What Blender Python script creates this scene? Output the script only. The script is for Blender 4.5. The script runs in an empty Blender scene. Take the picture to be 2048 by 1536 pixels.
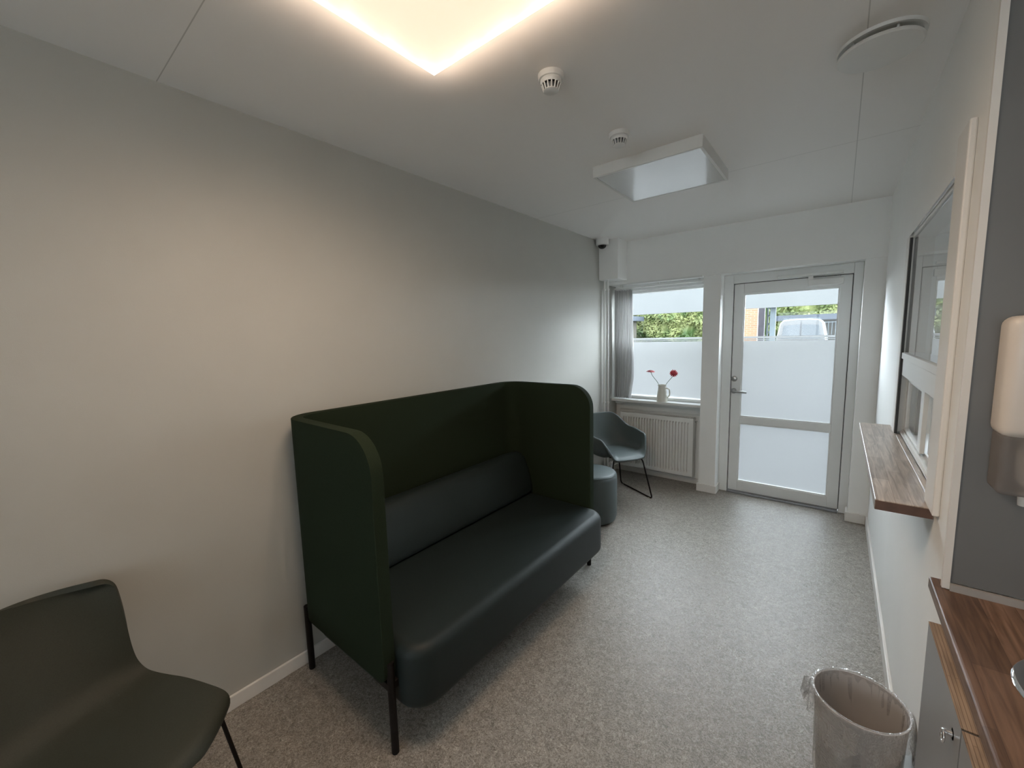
import bpy, bmesh, math, random
from mathutils import Vector, Matrix
random.seed(7)
SC = bpy.context.scene
COL = SC.collection
PI = math.pi

# ------------------------------------------------------------------ camera
cam_d = bpy.data.cameras.new('camera'); cam = bpy.data.objects.new('camera', cam_d); COL.objects.link(cam)
YAW, PIT, ROL, FPX = -0.67583625, -0.11531229, -0.02582721, 815.95
_f = Vector((math.sin(YAW)*math.cos(PIT), math.cos(YAW)*math.cos(PIT), math.sin(PIT)))
_r = Vector((math.cos(YAW), -math.sin(YAW), 0)); _u = _r.cross(_f)
_r2 = math.cos(ROL)*_r + math.sin(ROL)*_u; _u2 = -math.sin(ROL)*_r + math.cos(ROL)*_u
cam.matrix_world = Matrix(((_r2.x, _u2.x, -_f.x, 0), (_r2.y, _u2.y, -_f.y, 0), (_r2.z, _u2.z, -_f.z, 1.6), (0, 0, 0, 1)))
cam_d.sensor_width = 36; cam_d.sensor_fit = 'HORIZONTAL'; cam_d.lens = FPX/2048*36
cam_d.clip_start = 0.02; cam_d.clip_end = 300
SC.camera = cam

# ------------------------------------------------------------------ sky, exposure
# bright cloud cover, much brighter on the far (+y) side of the house than behind it
SKY_FAR, SKY_BACK = 30.0, 7.2
w = bpy.data.worlds.new('overcast_sky'); SC.world = w; w.use_nodes = True
_nt = w.node_tree; bg = _nt.nodes['Background']; bg.inputs[0].default_value = (0.82, 0.93, 1.0, 1)
_tc = _nt.nodes.new('ShaderNodeTexCoord'); _sp = _nt.nodes.new('ShaderNodeSeparateXYZ'); _nt.links.new(_tc.outputs['Generated'], _sp.inputs[0])
_mr = _nt.nodes.new('ShaderNodeMapRange'); _mr.interpolation_type = 'SMOOTHSTEP'
_mr.inputs['From Min'].default_value = -.15; _mr.inputs['From Max'].default_value = .55; _mr.inputs['To Min'].default_value = SKY_BACK; _mr.inputs['To Max'].default_value = SKY_FAR
_nt.links.new(_sp.outputs['Y'], _mr.inputs['Value']); _nt.links.new(_mr.outputs['Result'], bg.inputs[1])
SC.view_settings.view_transform = 'Standard'; SC.view_settings.look = 'None'
SC.view_settings.gamma = 1; SC.view_settings.exposure = 0.15; SC.view_settings.use_curve_mapping = False
try:
    SC.cycles.max_bounces = 14; SC.cycles.diffuse_bounces = 8; SC.cycles.transparent_max_bounces = 16
    SC.cycles.transmission_bounces = 8; SC.cycles.glossy_bounces = 4
    SC.cycles.use_denoising = True; SC.cycles.sample_clamp_indirect = 6
    SC.cycles.caustics_refractive = True; SC.cycles.caustics_reflective = False
except Exception: pass

# ------------------------------------------------------------------ materials
def mat(name, col, rough=0.5, metal=0.0, spec=0.5, noise=None, bump=None, sheen=0, emit=None, coat=0):
    m = bpy.data.materials.new(name); m.use_nodes = True
    nt = m.node_tree; b = nt.nodes['Principled BSDF']
    b.inputs['Base Color'].default_value = (*col, 1); b.inputs['Roughness'].default_value = rough
    b.inputs['Metallic'].default_value = metal; b.inputs['Specular IOR Level'].default_value = spec
    if sheen: b.inputs['Sheen Weight'].default_value = sheen; b.inputs['Sheen Roughness'].default_value = .4
    if coat: b.inputs['Coat Weight'].default_value = coat
    if emit:
        b.inputs['Emission Color'].default_value = (*emit[0], 1); b.inputs['Emission Strength'].default_value = emit[1]
    tc = nt.nodes.new('ShaderNodeTexCoord')
    if noise:     # (scale, amount)
        n = nt.nodes.new('ShaderNodeTexNoise'); n.inputs['Scale'].default_value = noise[0]; n.inputs['Detail'].default_value = 5
        nt.links.new(tc.outputs['Object'], n.inputs['Vector'])
        r = nt.nodes.new('ShaderNodeValToRGB'); a = noise[1]
        r.color_ramp.elements[0].position = .3; r.color_ramp.elements[1].position = .7
        r.color_ramp.elements[0].color = (*[c*(1-a) for c in col], 1); r.color_ramp.elements[1].color = (*[min(1, c*(1+a)) for c in col], 1)
        nt.links.new(n.outputs['Fac'], r.inputs['Fac']); nt.links.new(r.outputs['Color'], b.inputs['Base Color'])
    if bump:      # (scale, strength)
        n2 = nt.nodes.new('ShaderNodeTexNoise'); n2.inputs['Scale'].default_value = bump[0]; n2.inputs['Detail'].default_value = 3
        nt.links.new(tc.outputs['Object'], n2.inputs['Vector'])
        bp = nt.nodes.new('ShaderNodeBump'); bp.inputs['Strength'].default_value = bump[1]; bp.inputs['Distance'].default_value = .002
        nt.links.new(n2.outputs['Fac'], bp.inputs['Height']); nt.links.new(bp.outputs['Normal'], b.inputs['Normal'])
    return m

M = {}
M['left_wall'] = mat('grey_wall_paint', (.45, .445, .415), .6, spec=.34, noise=(3, .02), bump=(350, .12))
M['white_wall'] = mat('white_wall_paint', (.85, .85, .835), .6, spec=.35, noise=(3, .015), bump=(350, .1))
M['white_gloss'] = mat('white_lacquer', (.74, .75, .74), .35, noise=(5, .01))
M['trim_white'] = mat('white_trim_paint', (.74, .72, .69), .4, noise=(5, .015))
M['grey_panel'] = mat('grey_splash_laminate', (.160, .163, .165), .45, noise=(4, .03))
M['cab_grey'] = mat('grey_cabinet_laminate', (.22, .22, .22), .38, noise=(4, .02))
M['steel'] = mat('brushed_steel', (.62, .62, .62), .25, 1.0, noise=(30, .05))
M['handle_steel'] = mat('satin_handle_steel', (.36, .36, .35), .3, 1.0, noise=(30, .05))
M['chrome'] = mat('polished_chrome', (.85, .85, .86), .06, 1.0, noise=(10, .02))
M['dark_gap'] = mat('black_rubber_seal', (.03, .03, .03), .6, noise=(20, .1))
M['alu'] = mat('grey_aluminium', (.25, .26, .27), .4, .7, noise=(20, .05))
M['sofa'] = mat('dark_green_wool', (.016, .024, .014), .9, spec=.08, noise=(400, .18), bump=(600, .35), sheen=0)
M['seat'] = mat('dark_green_leatherette', (.0105, .0175, .0175), .55, spec=.32, noise=(200, .08), bump=(500, .12))
M['chair'] = mat('green_grey_upholstery', (.036, .040, .030), .6, spec=.35, noise=(300, .1), bump=(500, .15))
M['pouf'] = mat('grey_green_upholstery', (.075, .094, .095), .5, spec=.35, noise=(300, .08), bump=(400, .15))
M['black_metal'] = mat('black_powder_coat', (.008, .0065, .006), .55, spec=.18, noise=(80, .1))
M['plastic_white'] = mat('white_plastic', (.72, .72, .70), .4, noise=(10, .01))
M['cream_plastic'] = mat('cream_plastic', (.68, .62, .56), .35, noise=(10, .01))
M['dark_plastic'] = mat('dark_plastic', (.03, .03, .035), .3, noise=(10, .1))
M['vase'] = mat('cream_glazed_ceramic', (.66, .65, .58), .3, noise=(14, .06))
M['red'] = mat('red_petals', (.42, .025, .04), .6, noise=(60, .3))
M['pink'] = mat('pink_red_petals', (.50, .09, .10), .6, noise=(60, .3))
M['stem'] = mat('green_stem', (.07, .10, .06), .6, noise=(60, .2))
M['radiator'] = mat('white_enamel', (.76, .76, .74), .35, noise=(10, .01))
M['bin'] = mat('grey_bin_plastic', (.42, .39, .37), .5, noise=(8, .03))
M['brick'] = mat('orange_brick', (0.36, 0.2, 0.115), .9, noise=(8, .2))
M['darkpost'] = mat('dark_timber', (0.06, 0.055, 0.065), .9, noise=(9, .2))
M['ext_white'] = mat('white_painted_board', (0.125, 0.13, 0.13), .6, noise=(2, .02))
M['ext_steel'] = mat('galvanised_steel_post', (.10, .125, .14), .5, noise=(5, .1))
M['slate'] = mat('blue_grey_fascia', (.05, .062, .082), .7, noise=(3, .05))
M['van'] = mat('white_car_paint', (.15, .155, .16), .3, noise=(3, .01))
M['vanglass'] = mat('van_window', (.10, .115, .13), .15, noise=(3, .02))
M['ground'] = mat('pale_paving', (0.055, 0.054, 0.053), .9, noise=(1.5, .12))
M['sealant'] = mat('grey_edge_seal', (.36, .345, .33), .45, noise=(8, .03))
M['ext_wall'] = mat('pale_render', (.13, .12, .10), .9, noise=(3, .05))
M['oak_shaded'] = mat('shaded_oak', (.10, .055, .04), .6, noise=(30, .2))  # for the ledge's near end, darkened as if in shade

def wood(name, c1, c2, c3, stave=(.045, .40), rough=.35, axis='Y'):
    m = bpy.data.materials.new(name); m.use_nodes = True; nt = m.node_tree; b = nt.nodes['Principled BSDF']
    tc = nt.nodes.new('ShaderNodeTexCoord'); mp = nt.nodes.new('ShaderNodeMapping')
    nt.links.new(tc.outputs['Object'], mp.inputs['Vector'])
    if axis == 'Y': mp.inputs['Rotation'].default_value = (0, 0, PI/2)
    br = nt.nodes.new('ShaderNodeTexBrick'); br.inputs['Scale'].default_value = 1
    br.inputs['Brick Width'].default_value = stave[1]; br.inputs['Row Height'].default_value = stave[0]
    br.inputs['Mortar Size'].default_value = .0006; br.offset = .37; br.squash = 1
    br.inputs['Color1'].default_value = (*c1, 1); br.inputs['Color2'].default_value = (*c2, 1); br.inputs['Mortar'].default_value = (*c3, 1)
    nt.links.new(mp.outputs['Vector'], br.inputs['Vector'])
    mp2 = nt.nodes.new('ShaderNodeMapping'); mp2.inputs['Scale'].default_value = (3, 45, 45)
    nt.links.new(mp.outputs['Vector'], mp2.inputs['Vector'])
    n = nt.nodes.new('ShaderNodeTexNoise'); n.inputs['Scale'].default_value = 1.6; n.inputs['Detail'].default_value = 7; n.inputs['Distortion'].default_value = 1.2
    nt.links.new(mp2.outputs['Vector'], n.inputs['Vector'])
    rp = nt.nodes.new('ShaderNodeValToRGB'); rp.color_ramp.elements[0].position = .32; rp.color_ramp.elements[1].position = .7
    rp.color_ramp.elements[0].color = (.55, .52, .5, 1); rp.color_ramp.elements[1].color = (1.15, 1.15, 1.15, 1)
    nt.links.new(n.outputs['Fac'], rp.inputs['Fac'])
    mx = nt.nodes.new('ShaderNodeMix'); mx.data_type = 'RGBA'; mx.blend_type = 'MULTIPLY'; mx.inputs['Factor'].default_value = 1
    nt.links.new(br.outputs['Color'], mx.inputs['A']); nt.links.new(rp.outputs['Color'], mx.inputs['B'])
    nt.links.new(mx.outputs['Result'], b.inputs['Base Color']); b.inputs['Roughness'].default_value = rough
    return m
M['oak'] = wood('oak_staves', (.36, .29, .235), (.52, .44, .375), (.24, .17, .12), (.042, .33), .33)
M['counter'] = wood('brown_stave_worktop', (.145, .085, .055), (.245, .15, .102), (.11, .065, .044), (.062, .50), .42)
M['ply'] = wood('plywood_edge', (.34, .24, .16), (.42, .31, .22), (.2, .13, .08), (.006, .5), .5)

def lino():
    m = bpy.data.materials.new('speckled_grey_linoleum'); m.use_nodes = True; nt = m.node_tree; b = nt.nodes['Principled BSDF']
    tc = nt.nodes.new('ShaderNodeTexCoord')
    def noise(sc, det, dist, p0, p1, c0, c1):
        n = nt.nodes.new('ShaderNodeTexNoise'); n.inputs['Scale'].default_value = sc; n.inputs['Detail'].default_value = det; n.inputs['Distortion'].default_value = dist
        nt.links.new(tc.outputs['Object'], n.inputs['Vector'])
        r = nt.nodes.new('ShaderNodeValToRGB'); e = r.color_ramp.elements
        e[0].position = p0; e[1].position = p1; e[0].color = c0; e[1].color = c1
        nt.links.new(n.outputs['Fac'], r.inputs['Fac']); return r
    a = noise(70, 6, 2.2, .36, .64, (.165, .148, .130, 1), (.35, .325, .295, 1))
    c = noise(16, 5, 2.5, .30, .72, (.80, .80, .80, 1), (1.18, 1.16, 1.14, 1))
    d = noise(85, 3, 3.2, .33, .40, (.38, .33, .28, 1), (1, 1, 1, 1))
    e2 = noise(62, 3, 3.5, .60, .67, (0, 0, 0, 1), (.17, .16, .15, 1))
    def mix(t, x, y):
        k = nt.nodes.new('ShaderNodeMix'); k.data_type = 'RGBA'; k.blend_type = t; k.inputs['Factor'].default_value = 1
        nt.links.new(x, k.inputs['A']); nt.links.new(y, k.inputs['B']); return k.outputs['Result']
    o = mix('MULTIPLY', mix('MULTIPLY', a.outputs['Color'], c.outputs['Color']), d.outputs['Color'])
    o = mix('ADD', o, e2.outputs['Color'])
    nt.links.new(o, b.inputs['Base Color']); b.inputs['Roughness'].default_value = .45; b.inputs['Specular IOR Level'].default_value = .42
    n = nt.nodes.new('ShaderNodeTexNoise'); n.inputs['Scale'].default_value = 120
    nt.links.new(tc.outputs['Object'], n.inputs['Vector'])
    bp = nt.nodes.new('ShaderNodeBump'); bp.inputs['Strength'].default_value = .12; bp.inputs['Distance'].default_value = .001
    nt.links.new(n.outputs['Fac'], bp.inputs['Height']); nt.links.new(bp.outputs['Normal'], b.inputs['Normal'])
    return m
M['floor'] = lino()

def ceiling_mat():
    m = mat('white_ceiling_board', (.70, .685, .665), .48, spec=.5, bump=(300, .08)); nt = m.node_tree; b = nt.nodes['Principled BSDF']
    tc = nt.nodes.new('ShaderNodeTexCoord'); sp = nt.nodes.new('ShaderNodeSeparateXYZ'); nt.links.new(tc.outputs['Object'], sp.inputs[0])
    def groove(axis, off, step):
        a = nt.nodes.new('ShaderNodeMath'); a.operation = 'SUBTRACT'; nt.links.new(sp.outputs[axis], a.inputs[0]); a.inputs[1].default_value = off - step/2
        p = nt.nodes.new('ShaderNodeMath'); p.operation = 'PINGPONG'; nt.links.new(a.outputs[0], p.inputs[0]); p.inputs[1].default_value = step/2
        g = nt.nodes.new('ShaderNodeMath'); g.operation = 'GREATER_THAN'; nt.links.new(p.outputs[0], g.inputs[0]); g.inputs[1].default_value = step/2 - .0018
        return g
    g1 = groove(0, .020, 2.4); g2 = groove(1, .466, 2.43)
    mx = nt.nodes.new('ShaderNodeMath'); mx.operation = 'MAXIMUM'; nt.links.new(g1.outputs[0], mx.inputs[0]); nt.links.new(g2.outputs[0], mx.inputs[1])
    c = nt.nodes.new('ShaderNodeMix'); c.data_type = 'RGBA'; c.inputs['A'].default_value = (.86, .845, .825, 1); c.inputs['B'].default_value = (.58, .57, .55, 1)
    nt.links.new(mx.outputs[0], c.inputs['Factor']); nt.links.new(c.outputs['Result'], b.inputs['Base Color'])
    return m
M['ceiling'] = ceiling_mat()

def glassmat(name, refl=.08, tint=(1, 1, 1)):
    m = bpy.data.materials.new(name); m.use_nodes = True; nt = m.node_tree; nt.nodes.remove(nt.nodes['Principled BSDF'])
    out = nt.nodes['Material Output']; t = nt.nodes.new('ShaderNodeBsdfTransparent'); t.inputs[0].default_value = (*tint, 1)
    g = nt.nodes.new('ShaderNodeBsdfGlossy'); g.inputs['Roughness'].default_value = .01
    fr = nt.nodes.new('ShaderNodeFresnel'); fr.inputs['IOR'].default_value = 1.0+refl*6
    ge = nt.nodes.new('ShaderNodeNewGeometry'); ff = nt.nodes.new('ShaderNodeMath'); ff.operation = 'SUBTRACT'; ff.inputs[0].default_value = 1; nt.links.new(ge.outputs['Backfacing'], ff.inputs[1])
    fm_ = nt.nodes.new('ShaderNodeMath'); fm_.operation = 'MULTIPLY'; nt.links.new(fr.outputs[0], fm_.inputs[0]); nt.links.new(ff.outputs[0], fm_.inputs[1])
    mx = nt.nodes.new('ShaderNodeMixShader'); nt.links.new(fm_.outputs[0], mx.inputs[0]); nt.links.new(t.outputs[0], mx.inputs[1]); nt.links.new(g.outputs[0], mx.inputs[2])
    nt.links.new(mx.outputs[0], out.inputs[0]); return m
M['glass'] = glassmat('clear_window_glass', .07)
M['sash_glass'] = glassmat('thin_sash_glass', .05)
M['hatch_glass'] = glassmat('reflective_hatch_glass', .16)
def film(name, tint, trans, kt=.75):
    m = bpy.data.materials.new(name); m.use_nodes = True; nt = m.node_tree; nt.nodes.remove(nt.nodes['Principled BSDF'])
    out = nt.nodes['Material Output']
    rf = nt.nodes.new('ShaderNodeBsdfRefraction'); rf.distribution = 'GGX'; rf.inputs['Color'].default_value = (*tint, 1); rf.inputs['Roughness'].default_value = .5; rf.inputs['IOR'].default_value = 1.45
    tr = nt.nodes.new('ShaderNodeBsdfTranslucent'); tr.inputs[0].default_value = (*trans, 1)
    mx = nt.nodes.new('ShaderNodeMixShader'); mx.inputs[0].default_value = 1-kt
    nt.links.new(rf.outputs[0], mx.inputs[1]); nt.links.new(tr.outputs[0], mx.inputs[2]); nt.links.new(mx.outputs[0], out.inputs[0]); return m
M['film'] = film('frosted_window_film', (.67, .672, .675), (.03, .03, .03))
def bagmat():
    m = bpy.data.materials.new('clear_plastic_bag'); m.use_nodes = True; nt = m.node_tree; nt.nodes.remove(nt.nodes['Principled BSDF'])
    out = nt.nodes['Material Output']; t = nt.nodes.new('ShaderNodeBsdfTransparent'); t.inputs[0].default_value = (.95, .95, .95, 1)
    g = nt.nodes.new('ShaderNodeBsdfGlossy'); g.inputs['Roughness'].default_value = .16; g.inputs[0].default_value = (1, 1, 1, 1)
    lw = nt.nodes.new('ShaderNodeLayerWeight'); lw.inputs['Blend'].default_value = .24
    tc = nt.nodes.new('ShaderNodeTexCoord'); n = nt.nodes.new('ShaderNodeTexNoise'); n.inputs['Scale'].default_value = 34; n.inputs['Distortion'].default_value = 3.0; n.inputs['Detail'].default_value = 1
    nt.links.new(tc.outputs['Object'], n.inputs['Vector'])
    bp = nt.nodes.new('ShaderNodeBump'); bp.inputs['Strength'].default_value = .9; bp.inputs['Distance'].default_value = .01
    nt.links.new(n.outputs['Fac'], bp.inputs['Height']); nt.links.new(bp.outputs['Normal'], g.inputs['Normal']); nt.links.new(bp.outputs['Normal'], lw.inputs['Normal'])
    mx = nt.nodes.new('ShaderNodeMixShader'); nt.links.new(lw.outputs['Facing'], mx.inputs[0]); nt.links.new(t.outputs[0], mx.inputs[1]); nt.links.new(g.outputs[0], mx.inputs[2])
    hz = nt.nodes.new('ShaderNodeBsdfDiffuse'); hz.inputs[0].default_value = (.85, .85, .85, 1)
    m2 = nt.nodes.new('ShaderNodeMixShader'); m2.inputs[0].default_value = .11; nt.links.new(mx.outputs[0], m2.inputs[1]); nt.links.new(hz.outputs[0], m2.inputs[2])
    nt.links.new(m2.outputs[0], out.inputs[0]); return m
M['bag'] = bagmat()
def transl(name, col, k, tcol=None, transp=0):
    m = bpy.data.materials.new(name); m.use_nodes = True; nt = m.node_tree; b = nt.nodes['Principled BSDF']; out = nt.nodes['Material Output']
    b.inputs['Base Color'].default_value = (*col, 1); b.inputs['Roughness'].default_value = .8
    tc = nt.nodes.new('ShaderNodeTexCoord'); n = nt.nodes.new('ShaderNodeTexNoise'); n.inputs['Scale'].default_value = 60
    nt.links.new(tc.outputs['Object'], n.inputs['Vector'])
    bp = nt.nodes.new('ShaderNodeBump'); bp.inputs['Strength'].default_value = .1; nt.links.new(n.outputs['Fac'], bp.inputs['Height']); nt.links.new(bp.outputs['Normal'], b.inputs['Normal'])
    t = nt.nodes.new('ShaderNodeBsdfTranslucent'); t.inputs[0].default_value = (*(tcol or col), 1)
    mx = nt.nodes.new('ShaderNodeMixShader'); mx.inputs[0].default_value = k
    nt.links.new(b.outputs[0], mx.inputs[1]); nt.links.new(t.outputs[0], mx.inputs[2]); last = mx
    if transp:
        tp = nt.nodes.new('ShaderNodeBsdfTransparent'); m2 = nt.nodes.new('ShaderNodeMixShader'); m2.inputs[0].default_value = transp
        nt.links.new(mx.outputs[0], m2.inputs[1]); nt.links.new(tp.outputs[0], m2.inputs[2]); last = m2
    nt.links.new(last.outputs[0], out.inputs[0]); return m
M['curtain'] = transl('grey_sheer_curtain', (.68, .68, .68), .42, (.62, .61, .60), .06)
M['reservoir'] = transl('smoky_translucent_plastic', (.30, .28, .27), .3, None, .45)
M['dome'] = glassmat('tinted_dome', .10, (.12, .12, .13))

def leafmat():
    m = bpy.data.materials.new('hedge_leaves'); m.use_nodes = True; nt = m.node_tree; b = nt.nodes['Principled BSDF']
    tc = nt.nodes.new('ShaderNodeTexCoord')
    n = nt.nodes.new('ShaderNodeTexNoise'); n.inputs['Scale'].default_value = 1.1; n.inputs['Detail'].default_value = 6
    nt.links.new(tc.outputs['Object'], n.inputs['Vector'])
    r = nt.nodes.new('ShaderNodeValToRGB'); e = r.color_ramp.elements; e[0].position = .38; e[1].position = .62
    e[0].color = (.055, .105, .024, 1); e[1].color = (.21, .235, .085, 1)
    nt.links.new(n.outputs['Fac'], r.inputs['Fac']); nt.links.new(r.outputs['Color'], b.inputs['Base Color']); b.inputs['Roughness'].default_value = .6
    return m
M['leaf'] = leafmat()

# ------------------------------------------------------------------ helpers
def link(name, me, m, parent=None, smooth=False, angle=None):
    o = bpy.data.objects.new(name, me); COL.objects.link(o)
    if m: me.materials.append(m)
    if smooth:
        for p in me.polygons: p.use_smooth = True
        if angle is not None:
            try: me.set_sharp_from_angle(angle=angle)
            except Exception: pass
    if parent is not None:
        o.parent = parent
        if parent.type == 'EMPTY' and parent.get('_world'):
            o.matrix_parent_inverse = Matrix.Translation(parent.location).inverted()
    return o
def obj(name, bm, m, parent=None, smooth=False, angle=None):
    bmesh.ops.recalc_face_normals(bm, faces=bm.faces)
    me = bpy.data.meshes.new(name); bm.to_mesh(me); bm.free()
    return link(name, me, m, parent, smooth, angle)
def tag(o, label, cat, group=None, kind=None):
    o['label'] = label; o['category'] = cat
    if group: o['group'] = group
    if kind: o['kind'] = kind
    return o
def thing(name, label, cat, loc=(0, 0, 0), group=None, world=True, rotz=0):
    o = bpy.data.objects.new(name, None); COL.objects.link(o); o.location = loc; o.empty_display_size = .1
    o.rotation_euler = (0, 0, rotz)
    if world: o['_world'] = 1
    return tag(o, label, cat, group)
def struct(name, bm, m, parent=None, smooth=False, angle=None):
    o = obj(name, bm, m, parent, smooth, angle)
    if parent is None: o['kind'] = 'structure'
    return o
def B(*boxes, bev=0, seg=2):
    bm = bmesh.new()
    for (x0, x1, y0, y1, z0, z1) in boxes:
        r = bmesh.ops.create_cube(bm, size=1)
        for v in r['verts']: v.co = Vector(((x0+x1)/2+v.co.x*(x1-x0), (y0+y1)/2+v.co.y*(y1-y0), (z0+z1)/2+v.co.z*(z1-z0)))
    if bev: bmesh.ops.bevel(bm, geom=list(bm.edges), offset=bev, segments=seg, affect='EDGES', profile=.5)
    return bm
def lathe(bm, prof, c=(0, 0, 0), n=48, axis='Z', cap=True):
    rings = []
    for (r, h) in prof:
        ring = []
        for i in range(n):
            a = 2*PI*i/n; p = (r*math.cos(a), r*math.sin(a), h)
            if axis == 'X': p = (h, r*math.cos(a), r*math.sin(a))
            if axis == 'Y': p = (r*math.cos(a), h, r*math.sin(a))
            ring.append(bm.verts.new((p[0]+c[0], p[1]+c[1], p[2]+c[2])))
        rings.append(ring)
    for a, b in zip(rings, rings[1:]):
        for i in range(n): bm.faces.new((a[i], a[(i+1) % n], b[(i+1) % n], b[i]))
    if cap: bm.faces.new(rings[0]); bm.faces.new(rings[-1])
    return bm
def fillet(pts, r, k=5):
    pts = [Vector(p) for p in pts]; out = [pts[0]]
    for a, b, c in zip(pts, pts[1:], pts[2:]):
        d1 = (a-b); d2 = (c-b); rr = min(r, d1.length*.45, d2.length*.45)
        p = b+d1.normalized()*rr; q = b+d2.normalized()*rr
        for i in range(k+1):
            t = i/k; out.append((1-t)**2*p+2*t*(1-t)*b+t*t*q)
    out.append(pts[-1]); return out
def tube(bm, pts, r, n=10, taper=None, closed=False):
    pts = [Vector(p) for p in pts]; rings = []; N = len(pts); up = None
    for i, p in enumerate(pts):
        if closed: d = (pts[(i+1) % N]-pts[i-1]).normalized()
        else: d = (pts[min(i+1, N-1)]-pts[max(i-1, 0)]).normalized()
        if up is None: up = d.orthogonal().normalized()
        up = (up-d*up.dot(d)).normalized(); s = d.cross(up)
        rr = r if taper is None else r*(taper[0]+(taper[1]-taper[0])*i/(N-1))
        rings.append([bm.verts.new(p+rr*(math.cos(2*PI*j/n)*up+math.sin(2*PI*j/n)*s)) for j in range(n)])
    prs = list(zip(rings, rings[1:]))
    for a, b in prs:
        for j in range(n): bm.faces.new((a[j], a[(j+1) % n], b[(j+1) % n], b[j]))
    if closed:
        a, b = rings[-1], rings[0]
        best = min(range(n), key=lambda k: (a[0].co-b[k].co).length)
        for j in range(n): bm.faces.new((a[j], a[(j+1) % n], b[(j+1+best) % n], b[(j+best) % n]))
    else: bm.faces.new(rings[0]); bm.faces.new(rings[-1])
    return bm
def mod(o, kind, **kw):
    md = o.modifiers.new(kind.lower(), kind)
    for k, v in kw.items(): setattr(md, k, v)
    return md
def smooth(a, b, x):
    t = max(0, min(1, (x-a)/(b-a))); return t*t*(3-2*t)

XL, XR, ZC = -2.013, 0.255, 2.566
XK, YN, YO = 0.90, -4.0, 4.62     # alcove side wall, wall behind the camera, outer face of the facade

# ================================================================== ROOM SHELL
struct('floor', B((XL-.1, .40, YN-.1, 4.62, -.06, 0), (.40, XK+.1, YN-.1, 1.6, -.06, 0)), M['floor'])
struct('ceiling', B((XL-.1, 3.1, YN-.1, 4.6, ZC, ZC+.08)), M['ceiling'])
struct('wall_left', B((XL-.1, XL, YN-.1, 4.62, -.06, ZC)), M['left_wall'])
struct('wall_rear', B((XL, -1.35, YN-.1, YN, 0, ZC), (.45, XK, YN-.1, YN, 0, ZC), (-1.35, .45, YN-.1, YN, 0, .95), (-1.35, .45, YN-.1, YN, 2.1, ZC)), M['white_wall'])
# window in the rear wall, behind the camera
w4 = bpy.data.objects.new('window_4', None); COL.objects.link(w4); w4.location = (-.45, YN-.05, .95); w4['kind'] = 'structure'; w4['_world'] = 1
# right wall with the reception hatch (y 1.80-2.95, z 1.044-2.05)
HY0, HY1, HZ0, HZ1 = 1.80, 2.95, 1.044, 2.05
struct('wall_right', B((XR, .40, 1.51, HY0, 0, ZC), (XR, .40, HY1, 4.30, 0, ZC), (XR, .40, HY0, HY1, 0, HZ0-.036), (XR, .40, HY0, HY1, HZ1, ZC)), M['white_wall'])
struct('wall_alcove', B((.402, XK, 1.512, 1.60, 0, ZC)), M['white_wall'])
struct('wall_kitchen', B((XK, XK+.1, YN, 1.6, 0, ZC)), M['white_wall'])
struct('trim_1', B((.262, XK, 1.500, 1.5115, .928, ZC)), M['grey_panel'])            # grey splash panel
struct('trim_2', B((.247, .2615, 1.497, 1.5115, .908, ZC)), M['trim_white'])          # corner strip
struct('trim_3', B((.2615, XK, 1.492, 1.5, .906, .925)), M['sealant'])
# facade: header, two piers, low wall under the window
struct('wall_far', B((XL, .42, 4.25, YO, 2.13, ZC), (-1.045, -.893, 4.285, YO, 0, 2.13), (.128, .255, 4.27, YO, 0, 2.13),
                     (XL, -1.045, 4.47, YO, 0, .845), (XL, -1.955, 4.44, YO, .845, 2.13)), M['white_wall'])
struct('trim_4', B((XL, -1.80, 4.02, 4.25, 2.165, ZC), bev=.004), M['white_wall'])      # boxed duct in the corner
# baseboards
def bb(name, *bx): struct(name, B(*bx, bev=.003), M['trim_white'])
bb('baseboard_left', (XL, XL+.013, YN, 4.46, 0, .065))
bb('baseboard_right', (XR-.013, XR, 1.52, 4.255, 0, .075))
bb('baseboard_far', (XL+.013, -1.047, 4.455, 4.47, 0, .06), (-1.06, -.878, 4.268, 4.284, 0, .078), (-.893, -.878, 4.284, 4.42, 0, .078),
   (.112, .242, 4.253, 4.27, 0, .078), (.112, .128, 4.27, 4.42, 0, .078))
# window casing on the right wall
struct('trim_5', B((XR-.016, XR, 1.655, 1.795, 1.045, 2.14), bev=.004), M['trim_white'])
struct('trim_6', B((-1.80, -1.047, 4.235, 4.30, 2.118, 2.135)), M['white_gloss'])       # lip under the header

# ------------------------------------------------------------------ entrance door
d = bpy.data.objects.new('door_1', None); COL.objects.link(d); d.location = (-.37, 4.45, 0); d['_world'] = 1; d['kind'] = 'structure'
def frame_y(x0, x1, z0, z1, t, y0, y1, bottom=True):
    bx = [(x0, x0+t, y0, y1, z0, z1), (x1-t, x1, y0, y1, z0, z1), (x0+t, x1-t, y0, y1, z1-t, z1)]
    if bottom: bx.append((x0+t, x1-t, y0, y1, z0, z0+t))
    return bx
obj('door_frame', B((-.893, -.812, 4.425, 4.55, 0, 2.13), (.068, .128, 4.425, 4.55, 0, 2.13), (-.812, .068, 4.425, 4.55, 2.046, 2.13), bev=.003), M['white_gloss'], d)
obj('seal', B((-.812, -.807, 4.452, 4.50, .02, 2.046), (.063, .068, 4.452, 4.50, .02, 2.046), (-.807, .063, 4.452, 4.50, 2.041, 2.046)), M['dark_gap'], d)
gx0, gx1 = -.725, -.016
leaf = obj('door_leaf', B((-.807, gx0, 4.445, 4.50, .02, 2.041), (gx1, .063, 4.445, 4.50, .02, 2.041), (gx0, gx1, 4.445, 4.50, 1.945, 2.041),
                          (gx0, gx1, 4.445, 4.50, .702, .768), (gx0, gx1, 4.445, 4.50, .02, .118), bev=.003), M['white_gloss'], d)
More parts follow.
